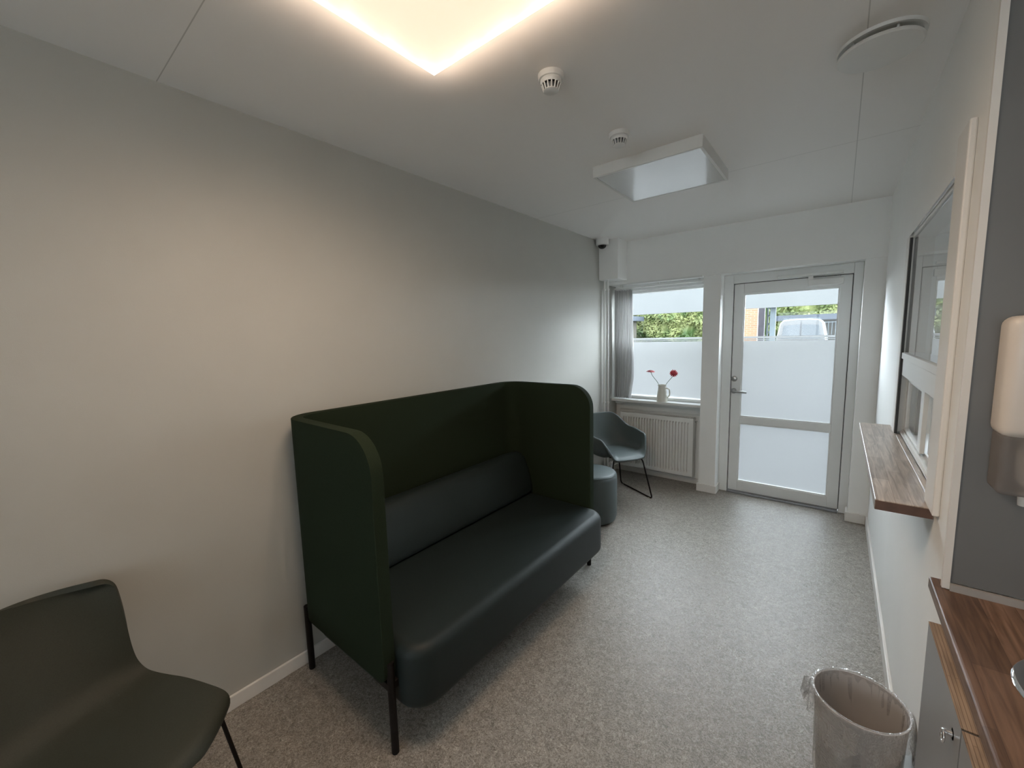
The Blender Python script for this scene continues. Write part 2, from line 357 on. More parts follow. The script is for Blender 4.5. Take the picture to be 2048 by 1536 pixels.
obj('glazing_bead', B(*frame_y(gx0, gx1, .768, 1.945, .010, 4.452, 4.463), *frame_y(gx0, gx1, .118, .702, .010, 4.452, 4.463)), M['white_gloss'], d)
obj('clear_pane', B((gx0, gx1, 4.470, 4.474, 1.548, 1.945)), M['glass'], d)
fm = B((gx0, gx1, 4.470, 4.474, .768, 1.503), (gx0, gx1, 4.470, 4.474, 1.509, 1.518), (gx0, gx1, 4.470, 4.474, 1.524, 1.545))
obj('frosted_pane', fm, M['film'], d)
obj('lower_frosted_pane', B((gx0, gx1, 4.470, 4.474, .118, .702)), M['film'], d)
th = obj('threshold', B((-.807, .063, 4.40, 4.56, 0, .016), (-.807, .063, 4.44, 4.50, .016, .02), bev=.002), M['alu'], d)
h = bmesh.new(); lathe(h, [(.0, -.008), (.024, -.008), (.026, -.004), (.026, 0), (0, 0)], (-.782, 4.445, 1.018), 28, 'Y', cap=False)
hd = obj('handle_rose', h, M['handle_steel'], d, True, .6)
h = tube(bmesh.new(), fillet([(-.782, 4.440, 1.018), (-.782, 4.392, 1.018), (-.665, 4.392, 1.014)], .018), .011)
obj('lever', h, M['handle_steel'], hd, True)
h = bmesh.new(); lathe(h, [(.0, -.012), (.018, -.012), (.025, -.009), (.027, -.003), (.027, 0), (0, 0)], (-.782, 4.445, 1.137), 28, 'Y', cap=False)
obj('lock', h, M['handle_steel'], d, True, .6)
c = obj('door_closer', B((-.235, .005, 4.395, 4.445, 1.968, 2.022), bev=.006), M['plastic_white'], d)
obj('closer_arm', B((-.46, .0, 4.385, 4.42, 2.052, 2.075), (-.235, -.20, 4.395, 4.41, 2.02, 2.055), bev=.003), M['plastic_white'], c)

obj('window_frame', B(*frame_y(-1.35, .45, .95, 2.1, .05, YN-.08, YN-.02), (-.475, -.425, YN-.08, YN-.02, 1.0, 2.05), bev=.003), M['white_gloss'], w4)
obj('clear_pane', B((-1.30, .40, YN-.052, YN-.048, 1.0, 2.05)), M['glass'], w4)

# ------------------------------------------------------------------ window beside the door
wd = bpy.data.objects.new('window_1', None); COL.objects.link(wd); wd.location = (-1.45, 4.45, .85); wd['_world'] = 1; wd['kind'] = 'structure'
obj('window_frame', B(*frame_y(-1.955, -1.045, .875, 2.065, .028, 4.44, 4.52), (-1.955, -1.045, 4.40, 4.52, 2.065, 2.13), bev=.003), M['white_gloss'], wd)
obj('clear_pane', B((-1.927, -1.073, 4.478, 4.482, 1.552, 2.037)), M['glass'], wd)
obj('frosted_pane', B((-1.927, -1.073, 4.478, 4.482, .903, 1.506), (-1.927, -1.073, 4.478, 4.482, 1.512, 1.521), (-1.927, -1.073, 4.478, 4.482, 1.527, 1.548)), M['film'], wd)
obj('window_sill', B((XL+.002, -1.030, 4.315, 4.50, .842, .872), bev=.006), M['white_gloss'], wd)
obj('apron', B((XL+.002, -1.047, 4.435, 4.469, .80, .842), (XL+.06, -1.047, 4.455, 4.469, .745, .80), (XL+.06, -1.06, 4.448, 4.469, .735, .745), bev=.002), M['white_gloss'], wd)

# ------------------------------------------------------------------ hatch window to the reception
hw = bpy.data.objects.new('window_2', None); COL.objects.link(hw); hw.location = (.30, 2.37, HZ0); hw['_world'] = 1; hw['kind'] = 'structure'
obj('outer_frame', B((.249, .262, 2.905, 2.998, HZ0, HZ1), (.262, .345, 2.935, 2.949, HZ0, HZ1), (.262, .345, HY0+.001, HY0+.014, HZ0, HZ1), (.262, .345, HY0+.014, 2.935, HZ1-.014, HZ1-.001)), M['trim_white'], hw)
obj('seal', B((.2515, .2625, 2.893, 2.905, HZ0, HZ1-.01)), M['dark_gap'], hw)
obj('edge_strip', B((XR-.004, XR+.004, HY0, HY1, HZ1-.001, HZ1+.003)), M['steel'], hw)
obj('transom', B((.262, .345, HY0+.014, 2.935, 1.352, 1.435), (.256, .345, HY0+.014, 2.935, 1.4375, 1.468), bev=.002), M['white_gloss'], hw)
obj('upper_pane', B((.266, .270, HY0+.014, 2.893, 1.468, HZ1-.014)), M['hatch_glass'], hw)
sl = obj('sliding_sash', B((.290, .306, 2.39, 2.465, 1.062, 1.352), (.290, .306, 2.465, 2.935, 1.318, 1.352), (.290, .306, 2.465, 2.935, 1.062, 1.078), (.290, .306, 2.90, 2.935, 1.078, 1.318), bev=.0015), M['white_gloss'], hw)
obj('sash_pane', B((.296, .299, 2.465, 2.90, 1.078, 1.318)), M['sash_glass'], sl)
obj('fixed_mullion', B((.316, .34, 2.33, 2.40, 1.062, 1.352), bev=.0015), M['white_gloss'], hw)
obj('track', B((.275, .345, HY0, 2.935, HZ0, 1.050), (.285, .289, HY0, 2.935, 1.050, 1.062), (.309, .313, HY0, 2.935, 1.050, 1.062)), M['white_gloss'], hw)
obj('inner_sill', B((.345, .402, HY0, HY1, HZ0-.03, HZ0+.004), (.402, .47, 1.72, 3.20, HZ0-.03, HZ0+.004)), M['white_gloss'], hw)

# wooden ledge on the room side
lg_ = thing('wall_ledge', 'oak stave ledge under the reception hatch on the right wall', 'shelf', (.19, 2.43, 1.01))
obj('ledge_board', B((.118, XR-.001, 1.728, 3.135, 1.010, 1.0435), (XR-.001, .274, HY0+.002, HY1-.06, 1.010, 1.0435), bev=.002), M['oak'], lg_)
obj('shaded_end', B((.1195, XR-.003, 1.7255, 1.7282, 1.0115, 1.0415)), M['oak_shaded'], lg_)  # near end face, its shade painted in as a darker wood colour

# ================================================================== RECEPTION ROOM behind the hatch
struct('floor_reception', B((.40, 3.1, 1.6, 4.62, -.06, 0)), M['floor'])
struct('wall_reception', B((3.0, 3.1, 1.6, 4.62, 0, ZC), (1.0, 3.0, 1.6, 1.7, 0, ZC)), M['white_wall'])
struct('wall_facade', B((.40, .63, 4.30, YO, 0, ZC), (.63, 2.6, 4.30, YO, 0, 1.0), (.63, 2.6, 4.30, YO, 1.94, ZC), (2.6, 3.0, 4.30, YO, 0, ZC)), M['white_wall'])
w3 = bpy.data.objects.new('window_3', None); COL.objects.link(w3); w3.location = (1.57, 4.5, 1.0); w3['_world'] = 1; w3['kind'] = 'structure'
obj('window_frame', B(*frame_y(.63, 2.6, 1.0, 1.94, .026, 4.46, 4.54), (1.55, 1.59, 4.46, 4.54, 1.026, 1.914)), M['white_gloss'], w3)
obj('clear_pane', B((.656, 2.574, 4.498, 4.502, 1.552, 1.914)), M['glass'], w3)
obj('frosted_pane', B((.656, 2.574, 4.498, 4.502, 1.026, 1.506), (.656, 2.574, 4.498, 4.502, 1.512, 1.521), (.656, 2.574, 4.498, 4.502, 1.527, 1.548)), M['film'], w3)
dk = thing('desk', 'white reception desk top behind the hatch', 'desk', (.6, 2.8, 0))
obj('desk_top', B((.412, .95, 1.75, 3.30, .72, .745), bev=.003), M['white_gloss'], dk)
obj('desk_panel', B((.412, .43, 1.8, 3.28, 0, .72)), M['white_gloss'], dk)
oc = thing('office_chair', 'black office chair behind the reception hatch', 'chair', (.66, 3.72, 0))
k = B((.49, .81, 3.9, 3.94, .62, 1.12), bev=.018, seg=3); obj('backrest', k, M['dark_plastic'], oc, True, .8)
obj('seat', B((.45, .88, 3.5, 3.9, .46, .53), bev=.03, seg=3), M['dark_plastic'], oc, True, .8)
k = bmesh.new(); tube(k, fillet([(.50, 3.88, .52), (.50, 3.88, .72), (.50, 3.6, .74)], .04), .016); obj('armrest', k, M['dark_plastic'], oc, True)
k = bmesh.new(); tube(k, [(.66, 3.7, .46), (.66, 3.7, .08)], .025); obj('gas_column', k, M['steel'], oc, True)
k = bmesh.new()
for i in range(5):
    a = 2*PI*i/5+.3; tube(k, [(.66, 3.7, .10), (.66+.23*math.cos(a), 3.7+.23*math.sin(a), .065)], .018)
obj('star_base', k, M['dark_plastic'], oc, True)
for i in range(5):
    a = 2*PI*i/5+.3
    k = lathe(bmesh.new(), [(0, -.02), (.028, -.02), (.028, .02), (0, .02)], (.66+.23*math.cos(a), 3.7+.23*math.sin(a), .029), 16, 'X', cap=False)
    obj('caster', k, M['dark_plastic'], oc, True, .6)

# ================================================================== CEILING FIXTURES
def panel_lamp(x0, y0, on, label):
    t = thing('ceiling_lamp', label, 'lamp', (x0+.3, y0+.3, ZC), 'square ceiling panel lamps')
    x1, y1 = x0+.595, y0+.595; zb = ZC-.06; e = .014
    obj('lamp_frame', B((x0, x0+e, y0, y1, zb, ZC), (x1-e, x1, y0, y1, zb, ZC), (x0+e, x1-e, y0, y0+e, zb, ZC), (x0+e, x1-e, y1-e, y1, zb, ZC)), LF_ON if on else M['plastic_white'], t)
    obj('diffuser', B((x0+e, x1-e, y0+e, y1-e, zb+.002, zb+.008)), DIFF_ON if on else DIFF_OFF, t)
    return t
DIFF_ON = mat('lit_lamp_diffuser', (.8, .78, .75), .5, noise=(6, .01), emit=((1.0, .78, .56), .86))
LF_ON = mat('lit_lamp_edge', (.85, .83, .8), .5, noise=(6, .01), emit=((1.0, .80, .60), 2.6))
DIFF_OFF = mat('glossy_lamp_diffuser', (.60, .61, .60), .16, spec=.7, noise=(6, .01), coat=.5)
lamp1 = panel_lamp(-1.145-.595+.595, 1.041-.595, True, 'lit square ceiling panel glowing warm white')
panel_lamp(-1.170, 2.263, False, 'unlit square ceiling panel near the door wall')
# the lit lamp's own light: sixteen small warm downward sources just below the diffuser
LAMP_W = 15.5; HALO_W = .36
for i in range(4):
    for j in range(4):
        ld = bpy.data.lights.new('lamp_led', 'SPOT'); ld.spot_size = math.radians(178); ld.spot_blend = 1.0; ld.energy = LAMP_W/16*4; ld.color = (1.0, .75, .54); ld.shadow_soft_size = 0
        lo = bpy.data.objects.new('lamp_led', ld); COL.objects.link(lo); lo.parent = lamp1; lo.matrix_parent_inverse = Matrix.Translation(lamp1.location).inverted()
        lo.location = (-1.145+.075+.148*i, .446+.075+.148*j, ZC-.075)

# added upward spots without a fixture, to brighten the ceiling around the lit lamp
for i in range(20):
    sd_, q = divmod(i, 5); f_ = .02+.14*q; x0_, y0_ = -1.145, .446
    px_, py_ = ((x0_+f_, y0_-.035), (x0_+f_, y0_+.63), (x0_-.035, y0_+f_), (x0_+.63, y0_+f_))[sd_]
    ld = bpy.data.lights.new('halo_fill_spot', 'SPOT'); ld.spot_size = math.radians(172); ld.spot_blend = 1.0; ld.energy = HALO_W; ld.color = (1.0, .76, .58); ld.shadow_soft_size = 0
    lo = bpy.data.objects.new('halo_fill_spot', ld); COL.objects.link(lo); lo.parent = lamp1; lo.matrix_parent_inverse = Matrix.Translation(lamp1.location).inverted()
    lo.location = (px_, py_, ZC-.11); lo.rotation_euler = (PI, 0, 0)

def detector(x, y, label, slots):
    t = thing('smoke_detector', label, 'smoke detector', (x, y, ZC), 'ceiling smoke detectors')
    k = lathe(bmesh.new(), [(0, 0), (.048, 0), (.048, -.012), (.045, -.018), (.0, -.018)], (x, y, ZC), 40, cap=False)
    obj('base', k, M['plastic_white'], t, True, .5)
    k = lathe(bmesh.new(), [(0, -.018), (.038, -.018), (.040, -.026), (.036, -.034), (.034, -.034)], (x, y, ZC), 40, cap=False)
    obj('collar', k, M['plastic_white'], t, True, .5)
    k = lathe(bmesh.new(), [(0, -.034), (.024, -.034), (.024, -.052), (0, -.052)], (x, y, ZC), 24, cap=False)
    obj('sensor_core', k, M['alu'], t, True, .5)
    k = bmesh.new(); n = slots
    for i in range(n):
        a = 2*PI*i/n; tube(k, [(x+.034*math.cos(a), y+.034*math.sin(a), ZC-.033), (x+.026*math.cos(a), y+.026*math.sin(a), ZC-.056)], .0028, 6)
    lathe(k, [(0, -.060), (.020, -.060), (.028, -.056), (.026, -.052), (0, -.052)], (x, y, ZC), 32, cap=False)
    obj('cage', k, M['plastic_white'], t, True, .5)
detector(-.893, 1.392, 'round white smoke detector beside the lit lamp', 14)
detector(-.885, 1.985, 'round white smoke detector beside the unlit lamp', 14)

v = thing('ceiling_vent', 'round white air vent disc above the right wall', 'vent', (.058, 1.955, ZC))
k = lathe(bmesh.new(), [(.0, 0), (.118, 0), (.116, -.010), (.106, -.010), (.104, -.002), (0, -.002)], (.058, 1.985, ZC), 64, cap=False); obj('ring', k, M['plastic_white'], v, True, .5)
k = lathe(bmesh.new(), [(0, -.030), (.100, -.030), (.112, -.034), (.115, -.039), (.110, -.044), (.06, -.047), (0, -.048)], (.055, 1.965, ZC), 64, cap=False); obj('disc', k, M['plastic_white'], v, True, .5)
for a in (.6, 2.1, 3.7, 5.2):
    k = tube(bmesh.new(), [(.056+.085*math.cos(a), 1.975+.085*math.sin(a), ZC-.001), (.056+.085*math.cos(a), 1.975+.085*math.sin(a), ZC-.034)], .004, 8); obj('spacer', k, M['plastic_white'], v, True)


c = thing('security_camera', 'white dome camera on the ceiling in the far left corner', 'camera', (-1.938, 3.945, ZC))
k = lathe(bmesh.new(), [(0, 0), (.064, 0), (.064, -.058), (.060, -.064), (.046, -.065), (0, -.065)], (-1.938, 3.945, ZC), 40, cap=False); obj('housing', k, M['plastic_white'], c, True, .5)
k = lathe(bmesh.new(), [(.042, -.065)]+[(.042*math.cos(t), -.065-.036*math.sin(t)) for t in [i*PI/16 for i in range(1, 9)]], (-1.938, 3.945, ZC), 32, cap=False); obj('dome', k, M['dome'], c, True)
k = lathe(bmesh.new(), [(0, -.065), (.024, -.065), (.022, -.080), (.012, -.092), (0, -.094)], (-1.938, 3.945, ZC), 24, cap=False); obj('lens', k, M['dark_plastic'], c, True, .5)

# ================================================================== PIPES, RADIATOR, CURTAIN
for x, lab in ((-1.983, 'thin white heating pipe in the far corner, nearer the grey wall'), (-1.942, 'thin white heating pipe in the far corner, nearer the curtain')):
    t = thing('heating_pipe', lab, 'pipe', (x, 4.09, 0), 'corner heating pipes')
    k = tube(bmesh.new(), [(x, 4.09, 0), (x, 4.09, 2.165)], .0085, 12); obj('pipe', k, M['radiator'], t, True, .6)
    for z in (2.07, .86):
        k = lathe(bmesh.new(), [(.009, -.008), (.014, -.008), (.014, .008), (.009, .008)], (x, 4.09, z), 16, cap=False); obj('collar', k, M['radiator'], t, True, .5)
rd = thing('radiator', 'white ribbed panel radiator below the window', 'radiator', (-1.5, 4.40, .1))
rx0, rx1, ry, rz0, rz1 = -1.905, -1.125, 4.345, .105, .715
k = bmesh.new(); n = 24; prof = []; pw = (rx1-rx0-.05)/n
cols = []
for i in range(n):
    x = rx0+.025+i*pw
    for fx, dy in ((.0, .0), (.10, .022), (.46, .022), (.56, .0)): cols.append((x+fx*pw, ry+dy))
cols = [(rx0, ry)]+cols+[(rx1, ry)]
zs = [(rz0, 0), (rz0+.035, 0), (rz0+.055, 1), (rz1-.06, 1), (rz1-.04, 0), (rz1, 0)]
g = [[k.verts.new((x, ry+(y-ry)*f, z)) for (z, f) in zs] for (x, y) in cols]
for a, b in zip(g, g[1:]):
    for j in range(len(zs)-1): k.faces.new((a[j], b[j], b[j+1], a[j+1]))
o = obj('front_panel', k, M['radiator'], rd)
obj('body', B((rx0, rx1, ry+.024, 4.425, rz0, rz1-.004), bev=.003), M['radiator'], rd)
obj('side_cover', B((rx1-.001, rx1+.004, ry-.002, 4.43, rz0-.005, rz1+.003)), M['radiator'], rd)
obj('side_cover', B((rx0-.004, rx0+.001, ry-.002, 4.43, rz0-.005, rz1+.003)), M['radiator'], rd)
bx = [(rx0, rx1, ry-.002, ry+.004, rz1-.012, rz1+.004), (rx0, rx1, 4.424, 4.43, rz1-.012, rz1+.004)]
for i in range(40): x = rx0+.01+i*(rx1-rx0-.02)/39; bx.append((x-.0035, x+.0035, ry+.004, 4.424, rz1-.002, rz1+.004))
obj('top_grille', B(*bx), M['radiator'], rd)
k = tube(bmesh.new(), fillet([(rx1+.002, 4.40, rz1-.035), (rx1+.016, 4.40, rz1-.035), (rx1+.016, 4.43, rz1-.035)], .006), .006); obj('air_valve', k, M['steel'], rd, True)
k = tube(bmesh.new(), fillet([(-1.943, 4.17, .12), (-1.925, 4.30, .12), (-1.89, 4.38, .13)], .03), .009); obj('supply_pipe', k, M['radiator'], rd, True)
k = lathe(bmesh.new(), [(0, -.035), (.019, -.035), (.021, 0), (.019, .03), (0, .03)], (-1.942, 4.18, .155), 20, 'Y', cap=False); obj('thermostat_knob', k, M['plastic_white'], rd, True, .5)

# curtain: pleated sheet gathered at the left of the window
k = bmesh.new(); NX, NZ = 150, 44; cx0, cx1, cz0, cz1 = -1.985, -1.772, .885, 2.075
rows = []
for j in range(NZ+1):
    z = cz0+(cz1-cz0)*j/NZ; fr = (z-cz0)/(cz1-cz0); row = []
    for i in range(NX+1):
        u = i/NX
        flare = .012*math.sin(PI*fr)*u - .018*(1-smooth(0, .22, fr))*u*1.2
        x = cx0+(cx1-cx0)*u+flare
        amp = .020*(1-.35*smooth(.85, 1, fr))
        y = 4.345+amp*math.sin(2*PI*(7*u+.25*math.sin(3*fr+2*u)))+.006*math.sin(2*PI*15*u+fr*4)
        row.append(k.verts.new((x, y, z)))
    rows.append(row)
for a, b in zip(rows, rows[1:]):
    for i in range(NX): k.faces.new((a[i], a[i+1], b[i+1], b[i]))
ct = thing('curtain', 'grey sheer curtain gathered at the left of the window', 'curtain', (-1.88, 4.345, .9))
o = obj('fabric', k, M['curtain'], ct, True); mod(o, 'SOLIDIFY', thickness=.0012)
k = bmesh.new()
for i in range(7):
    x = cx0+.018+i*.029; k = tube(bmesh.new(), [(x, 4.345, 2.062), (x, 4.345, 2.09)], .004, 6); obj('hook', k, M['plastic_white'], ct, True)
cr = thing('curtain_rail', 'white curtain rail under the header above the window', 'rail', (-1.5, 4.345, 2.09))
obj('track', B((-1.99, -1.055, 4.325, 4.363, 2.088, 2.104), bev=.003), M['plastic_white'], cr)
for x in (-1.90, -1.50, -1.10): obj('bracket', B((x-.012, x+.012, 4.335, 4.353, 2.104, 2.13)), M['plastic_white'], cr)

# ================================================================== VASE AND FLOWERS
SY = 4.375; vx = -1.452; vz = .872
vs = thing('vase', 'cream ceramic jug holding two red flowers on the window sill', 'vase', (vx, SY, vz))
k = lathe(bmesh.new(), [(0, 0), (.054, 0), (.057, .005), (.055, .04), (.049, .09), (.043, .13), (.039, .155), (.041, .172), (.043, .178), (.040, .178), (.036, .160), (.038, .13), (.045, .09), (.050, .04), (.048, .010), (0, .008)], (vx, SY, vz), 40, cap=False)
for vtx in k.verts:
    if vtx.co.z > vz+.16 and vtx.co.x < vx-.025: vtx.co.x -= .012*((vtx.co.z-vz-.16)/.018)*max(0, 1-abs(vtx.co.y-SY)/.03)
obj('body', k, M['vase'], vs, True)
k = tube(bmesh.new(), fillet([(vx+.042, SY, vz+.145), (vx+.075, SY, vz+.135), (vx+.080, SY, vz+.07), (vx+.050, SY, vz+.035)], .03), .0065); obj('handle', k, M['vase'], vs, True)
def flower(tip, tilt, m, label, r, bend):
    t = thing('flower', label, 'flower', (vx, SY, vz+.02), 'red flowers in the jug')
    tip = Vector(tip); base = Vector((vx-(.02 if tip.x < vx else -.02)*-1*.3, SY, vz+.015))
    mid = Vector((vx+(-.030 if tip.x < vx else .030), SY, vz+.178)); q = mid+(tip-mid)*.8+Vector((bend, 0, -.012))
    pts = [base, mid, q, tip]; k = tube(bmesh.new(), fillet(pts, .06, 6), .0028, 8); obj('stem', k, M['stem'], t, True)
    k = bmesh.new(); R = Matrix.Rotation(tilt[0], 3, 'X') @ Matrix.Rotation(tilt[1], 3, 'Y')
    for ring, (n, l, wd_, lift) in enumerate(((15, r, .011, .004), (13, r*.82, .010, .010), (10, r*.55, .008, .014))):
        for i in range(n):
            a = 2*PI*(i+.5*ring)/n+random.uniform(-.08, .08); L = l*random.uniform(.9, 1.06)
            ps = []
            for (s, ww, hh) in ((.15, .35, 0), (.5, 1, .004), (.85, .85, .004), (1, .25, .0)):
                for sg in (-1, 1): ps.append(Vector((s*L*math.cos(a)-sg*ww*wd_*.5*math.sin(a), s*L*math.sin(a)+sg*ww*wd_*.5*math.cos(a), lift+hh-.006*s)))
            vv = [k.verts.new(tip+R@p) for p in ps]
            for q2 in range(3): k.faces.new((vv[2*q2], vv[2*q2+1], vv[2*q2+3], vv[2*q2+2]))
    o = obj('petals', k, m, t, True); mod(o, 'SOLIDIFY', thickness=.0015)
    k = bmesh.new(); bmesh.ops.create_uvsphere(k, u_segments=16, v_segments=8, radius=.009)
    for vtx in k.verts: vtx.co = tip+R@(Vector((vtx.co.x, vtx.co.y, vtx.co.z*.5+.012)))
    obj('flower_centre', k, M['stem'] if m is M['pink'] else M['red'], t, True)
flower((-1.578, SY, 1.186), (.08, .05), M['pink'], 'pink-red flower seen edge-on, left of the two in the jug', .048, -.004)
flower((-1.335, SY, 1.176), (1.15, .35), M['red'], 'deep red flower facing the room, right of the two in the jug', .042, .004)

# ================================================================== SOFA
sf = thing('high_back_sofa', 'dark green high-backed sofa with wraparound side panels against the left wall', 'sofa', (-1.6, 1.6, 0))
# wraparound panel: mid-surface path, then thickness
px0, pxe, py0, py1, pr = -1.965, -1.268, .797, 2.425, .115
path = []     # (x, y, distance from nearer free end)
def add(x, y): path.append((x, y))
NF = 10; rtop, rbot, zt, zb = .15, .045, 1.262, .300
ends = [rtop*(1-math.cos(i*PI/2/NF)) for i in range(NF+1)]
for e_ in ends: add(pxe-e_, py0)
for i in range(1, 5): add(pxe-rtop-(pxe-rtop-px0-pr)*i/5, py0)
for i in range(0, 9): a = -PI/2-i*PI/16; add(px0+pr+pr*math.cos(a), py0+pr+pr*math.sin(a))
for i in range(1, 10): add(px0, py0+pr+(py1-py0-2*pr)*i/10)
for i in range(0, 9): a = PI-i*PI/16; add(px0+pr+pr*math.cos(a), py1-pr+pr*math.sin(a))
for i in range(4, 0, -1): add(pxe-rtop-(pxe-rtop-px0-pr)*i/5, py1)
for e_ in reversed(ends): add(pxe-e_, py1)
k = bmesh.new(); NZ = 12; rows = []
for (x, y) in path:
    dd = pxe-x if (abs(y-py0) < 1e-6 or abs(y-py1) < 1e-6) else 9
    top = zt-(rtop-math.sqrt(max(0, rtop**2-(rtop-dd)**2)) if dd < rtop else 0)
    bot = zb+(rbot-math.sqrt(max(0, rbot**2-(rbot-dd)**2)) if dd < rbot else 0)
    if x < px0+.30 and dd > 8 or (dd < 9 and x < px0+.30): pass
    rows.append([k.verts.new((x, y, bot+(top-bot)*j/NZ)) for j in range(NZ+1)])
for a, b in zip(rows, rows[1:]):
    for j in range(NZ): k.faces.new((a[j], b[j], b[j+1], a[j+1]))
o = obj('side_and_back_panel', k, M['sofa'], sf, True)
mod(o, 'SOLIDIFY', thickness=.050, offset=0, use_even_offset=True); mod(o, 'BEVEL', width=.019, segments=5, limit_method='ANGLE', angle_limit=math.radians(55), harden_normals=False)
# seat slab with rounded plan corners and soft edges
def slab(x0, x1, y0, y1, z0, z1, rc, re, seg=6):
    bm = bmesh.new(); pts = []
    for (cx, cy, a0, rr) in ((x1-rc, y0+rc, -PI/2, rc), (x1-rc, y1-rc, 0, rc)):
        for i in range(seg+1): a = a0+i*PI/2/seg; pts.append((cx+rr*math.cos(a), cy+rr*math.sin(a)))
    pts += [(x0, y1), (x0, y0)]
    vs_ = [bm.verts.new((x, y, z0)) for x, y in pts]; f = bm.faces.new(vs_)
    r = bmesh.ops.extrude_face_region(bm, geom=[f])
    for e in r['geom']:
        if isinstance(e, bmesh.types.BMVert): e.co.z = z1
    bm.normal_update()
    ed = [e for e in bm.edges if len(e.link_faces) == 2 and e.calc_face_angle(0) > math.radians(60)]
    bmesh.ops.bevel(bm, geom=ed, offset=re, segments=5, affect='EDGES', profile=.5)
    return bm
o = obj('seat', slab(-1.90, -1.148, .826, 2.40, .172, .438, .11, .045), M['seat'], sf, True, 1.0)
# back cushion: leaning pad
k = bmesh.new(); prof = [(-1.935, .43), (-1.735, .43), (-1.725, .46), (-1.745, .56), (-1.785, .68), (-1.805, .715), (-1.835, .74), (-1.875, .745), (-1.915, .735), (-1.935, .70)]
ys = [.83, .845, .88, 1.2, 1.6, 2.0, 2.34, 2.375, 2.39]; sc_ = [.86, .95, 1, 1, 1, 1, 1, .95, .86]
cx_, cz_ = -1.84, .58; rows = []
for y, s_ in zip(ys, sc_): rows.append([k.verts.new((cx_+(x-cx_)*s_, y, cz_+(z-cz_)*s_)) for x, z in prof])
for a, b in zip(rows, rows[1:]):
    for i in range(len(prof)): k.faces.new((a[i], a[(i+1) % len(prof)], b[(i+1) % len(prof)], b[i]))
k.faces.new(rows[0]); k.faces.new(rows[-1])
o = obj('back_cushion', k, M['seat'], sf, True); mod(o, 'SUBSURF', levels=2, render_levels=2)
k = tube(bmesh.new(), [(-1.905, .835, .437), (-1.905, 2.39, .437)], .004); obj('rear_seam', k, M['sofa'], sf, True)
for (x, y, zt_) in ((-1.283, .800, .385), (-1.952, .800, .33), (-1.300, 2.417, .33), (-1.952, 2.417, .33)):
    k = lathe(bmesh.new(), [(0, 0), (.0125, 0), (.0145, .003), (.0145, zt_), (0, zt_)], (x+(.0 if x < -1.5 else .012), y, 0), 20, cap=False)
    lg = obj('leg', k, M['black_metal'], sf, True, .5)
obj('bracket', B((-1.37, -1.262, .785, .83, .270, .302), bev=.003), M['black_metal'], sf)
obj('bracket', B((-1.37, -1.262, 2.39, 2.435, .270, .302), bev=.003), M['black_metal'], sf)

# ================================================================== POUF
pc = (-1.622, 3.105)
pf = thing('pouf', 'round grey-green upholstered pouf between the sofa and the armchair', 'pouf', (*pc, 0))
k = lathe(bmesh.new(), [(0, .012), (.185, .012), (.200, .02), (.208, .05), (.212, .2), (.211, .385), (.207, .408), (.196, .422), (.174, .428), (0, .430)], (*pc, 0), 64, cap=False)
obj('cushion', k, M['pouf'], pf, True, .7)
k = bmesh.new(); tube(k, [(pc[0]+.204*math.cos(2*PI*i/64), pc[1]+.204*math.sin(2*PI*i/64), .414) for i in range(64)], .0028, 6, closed=True)
obj('piping', k, M['pouf'], pf, True)
k = lathe(bmesh.new(), [(0, 0), (.175, 0), (.175, .014), (0, .014)], (*pc, 0), 48, cap=False); obj('glide_base', k, M['black_metal'], pf, True, .5)

# ================================================================== ARMCHAIR (bucket shell on a sled base); local: x forward, y to its left
fw = Vector((.87, -.493)); ang = math.atan2(fw.y, fw.x)
ac = thing('armchair', 'grey-green bucket armchair on a thin black sled base in front of the radiator', 'chair', (-1.676, 3.700, 0), world=False, rotz=ang)
def rimH(p):   # p degrees from the front
    p = abs(p)
    if p < 112: return -.012+.205*smooth(34, 66, p)+.030*smooth(66, 112, p)
    return .223+.130*smooth(112, 146, p)
def rimR(p):
    a = math.radians(p); cx, sy = math.cos(a), math.sin(a)
    A = .255 if cx > 0 else .265; Bs = .285; n = 2.6
    r = (abs(cx/A)**n+abs(sy/Bs)**n)**(-1/n); return r
k = bmesh.new(); NP, NR = 64, 14; cen = k.verts.new((0, 0, .432)); rings = []
for j in range(1, NR+1):
    rho = j/NR; ring = []
    for i in range(NP):
        p = 360*i/NP; pp_ = p if p <= 180 else 360-p
        H = rimH(pp_); R_ = rimR(pp_); wall = max(0, min(1, H/.20))
        pl = rho*(1-wall)+wall*(1-(1-min(1, rho/.78))**2.0)*.93+wall*.07*rho
        q = max(0, (rho-.40)/.60)**1.55
        z = .432+H*q+.012*rho*(1-wall) - (.018*smooth(.85, 1, rho) if wall < .3 else 0)
        lean = 0 
        if pp_ > 110: lean = -.055*smooth(110, 150, pp_)*q
        x = R_*pl*math.cos(math.radians(p)); y = R_*pl*math.sin(math.radians(p))
        ring.append(k.verts.new((x+lean, y*(1-.06*smooth(110, 170, pp_)*q), z)))
    rings.append(ring)
for i in range(NP): k.faces.new((cen, rings[0][i], rings[0][(i+1) % NP]))
for a, b in zip(rings, rings[1:]):
    for i in range(NP): k.faces.new((a[i], b[i], b[(i+1) % NP], a[(i+1) % NP]))
o = obj('shell', k, M['pouf'], ac, True); mod(o, 'SOLIDIFY', thickness=.022, offset=-1); mod(o, 'BEVEL', width=.008, segments=3, limit_method='ANGLE', angle_limit=math.radians(50)); mod(o, 'SUBSURF', levels=1, render_levels=1)
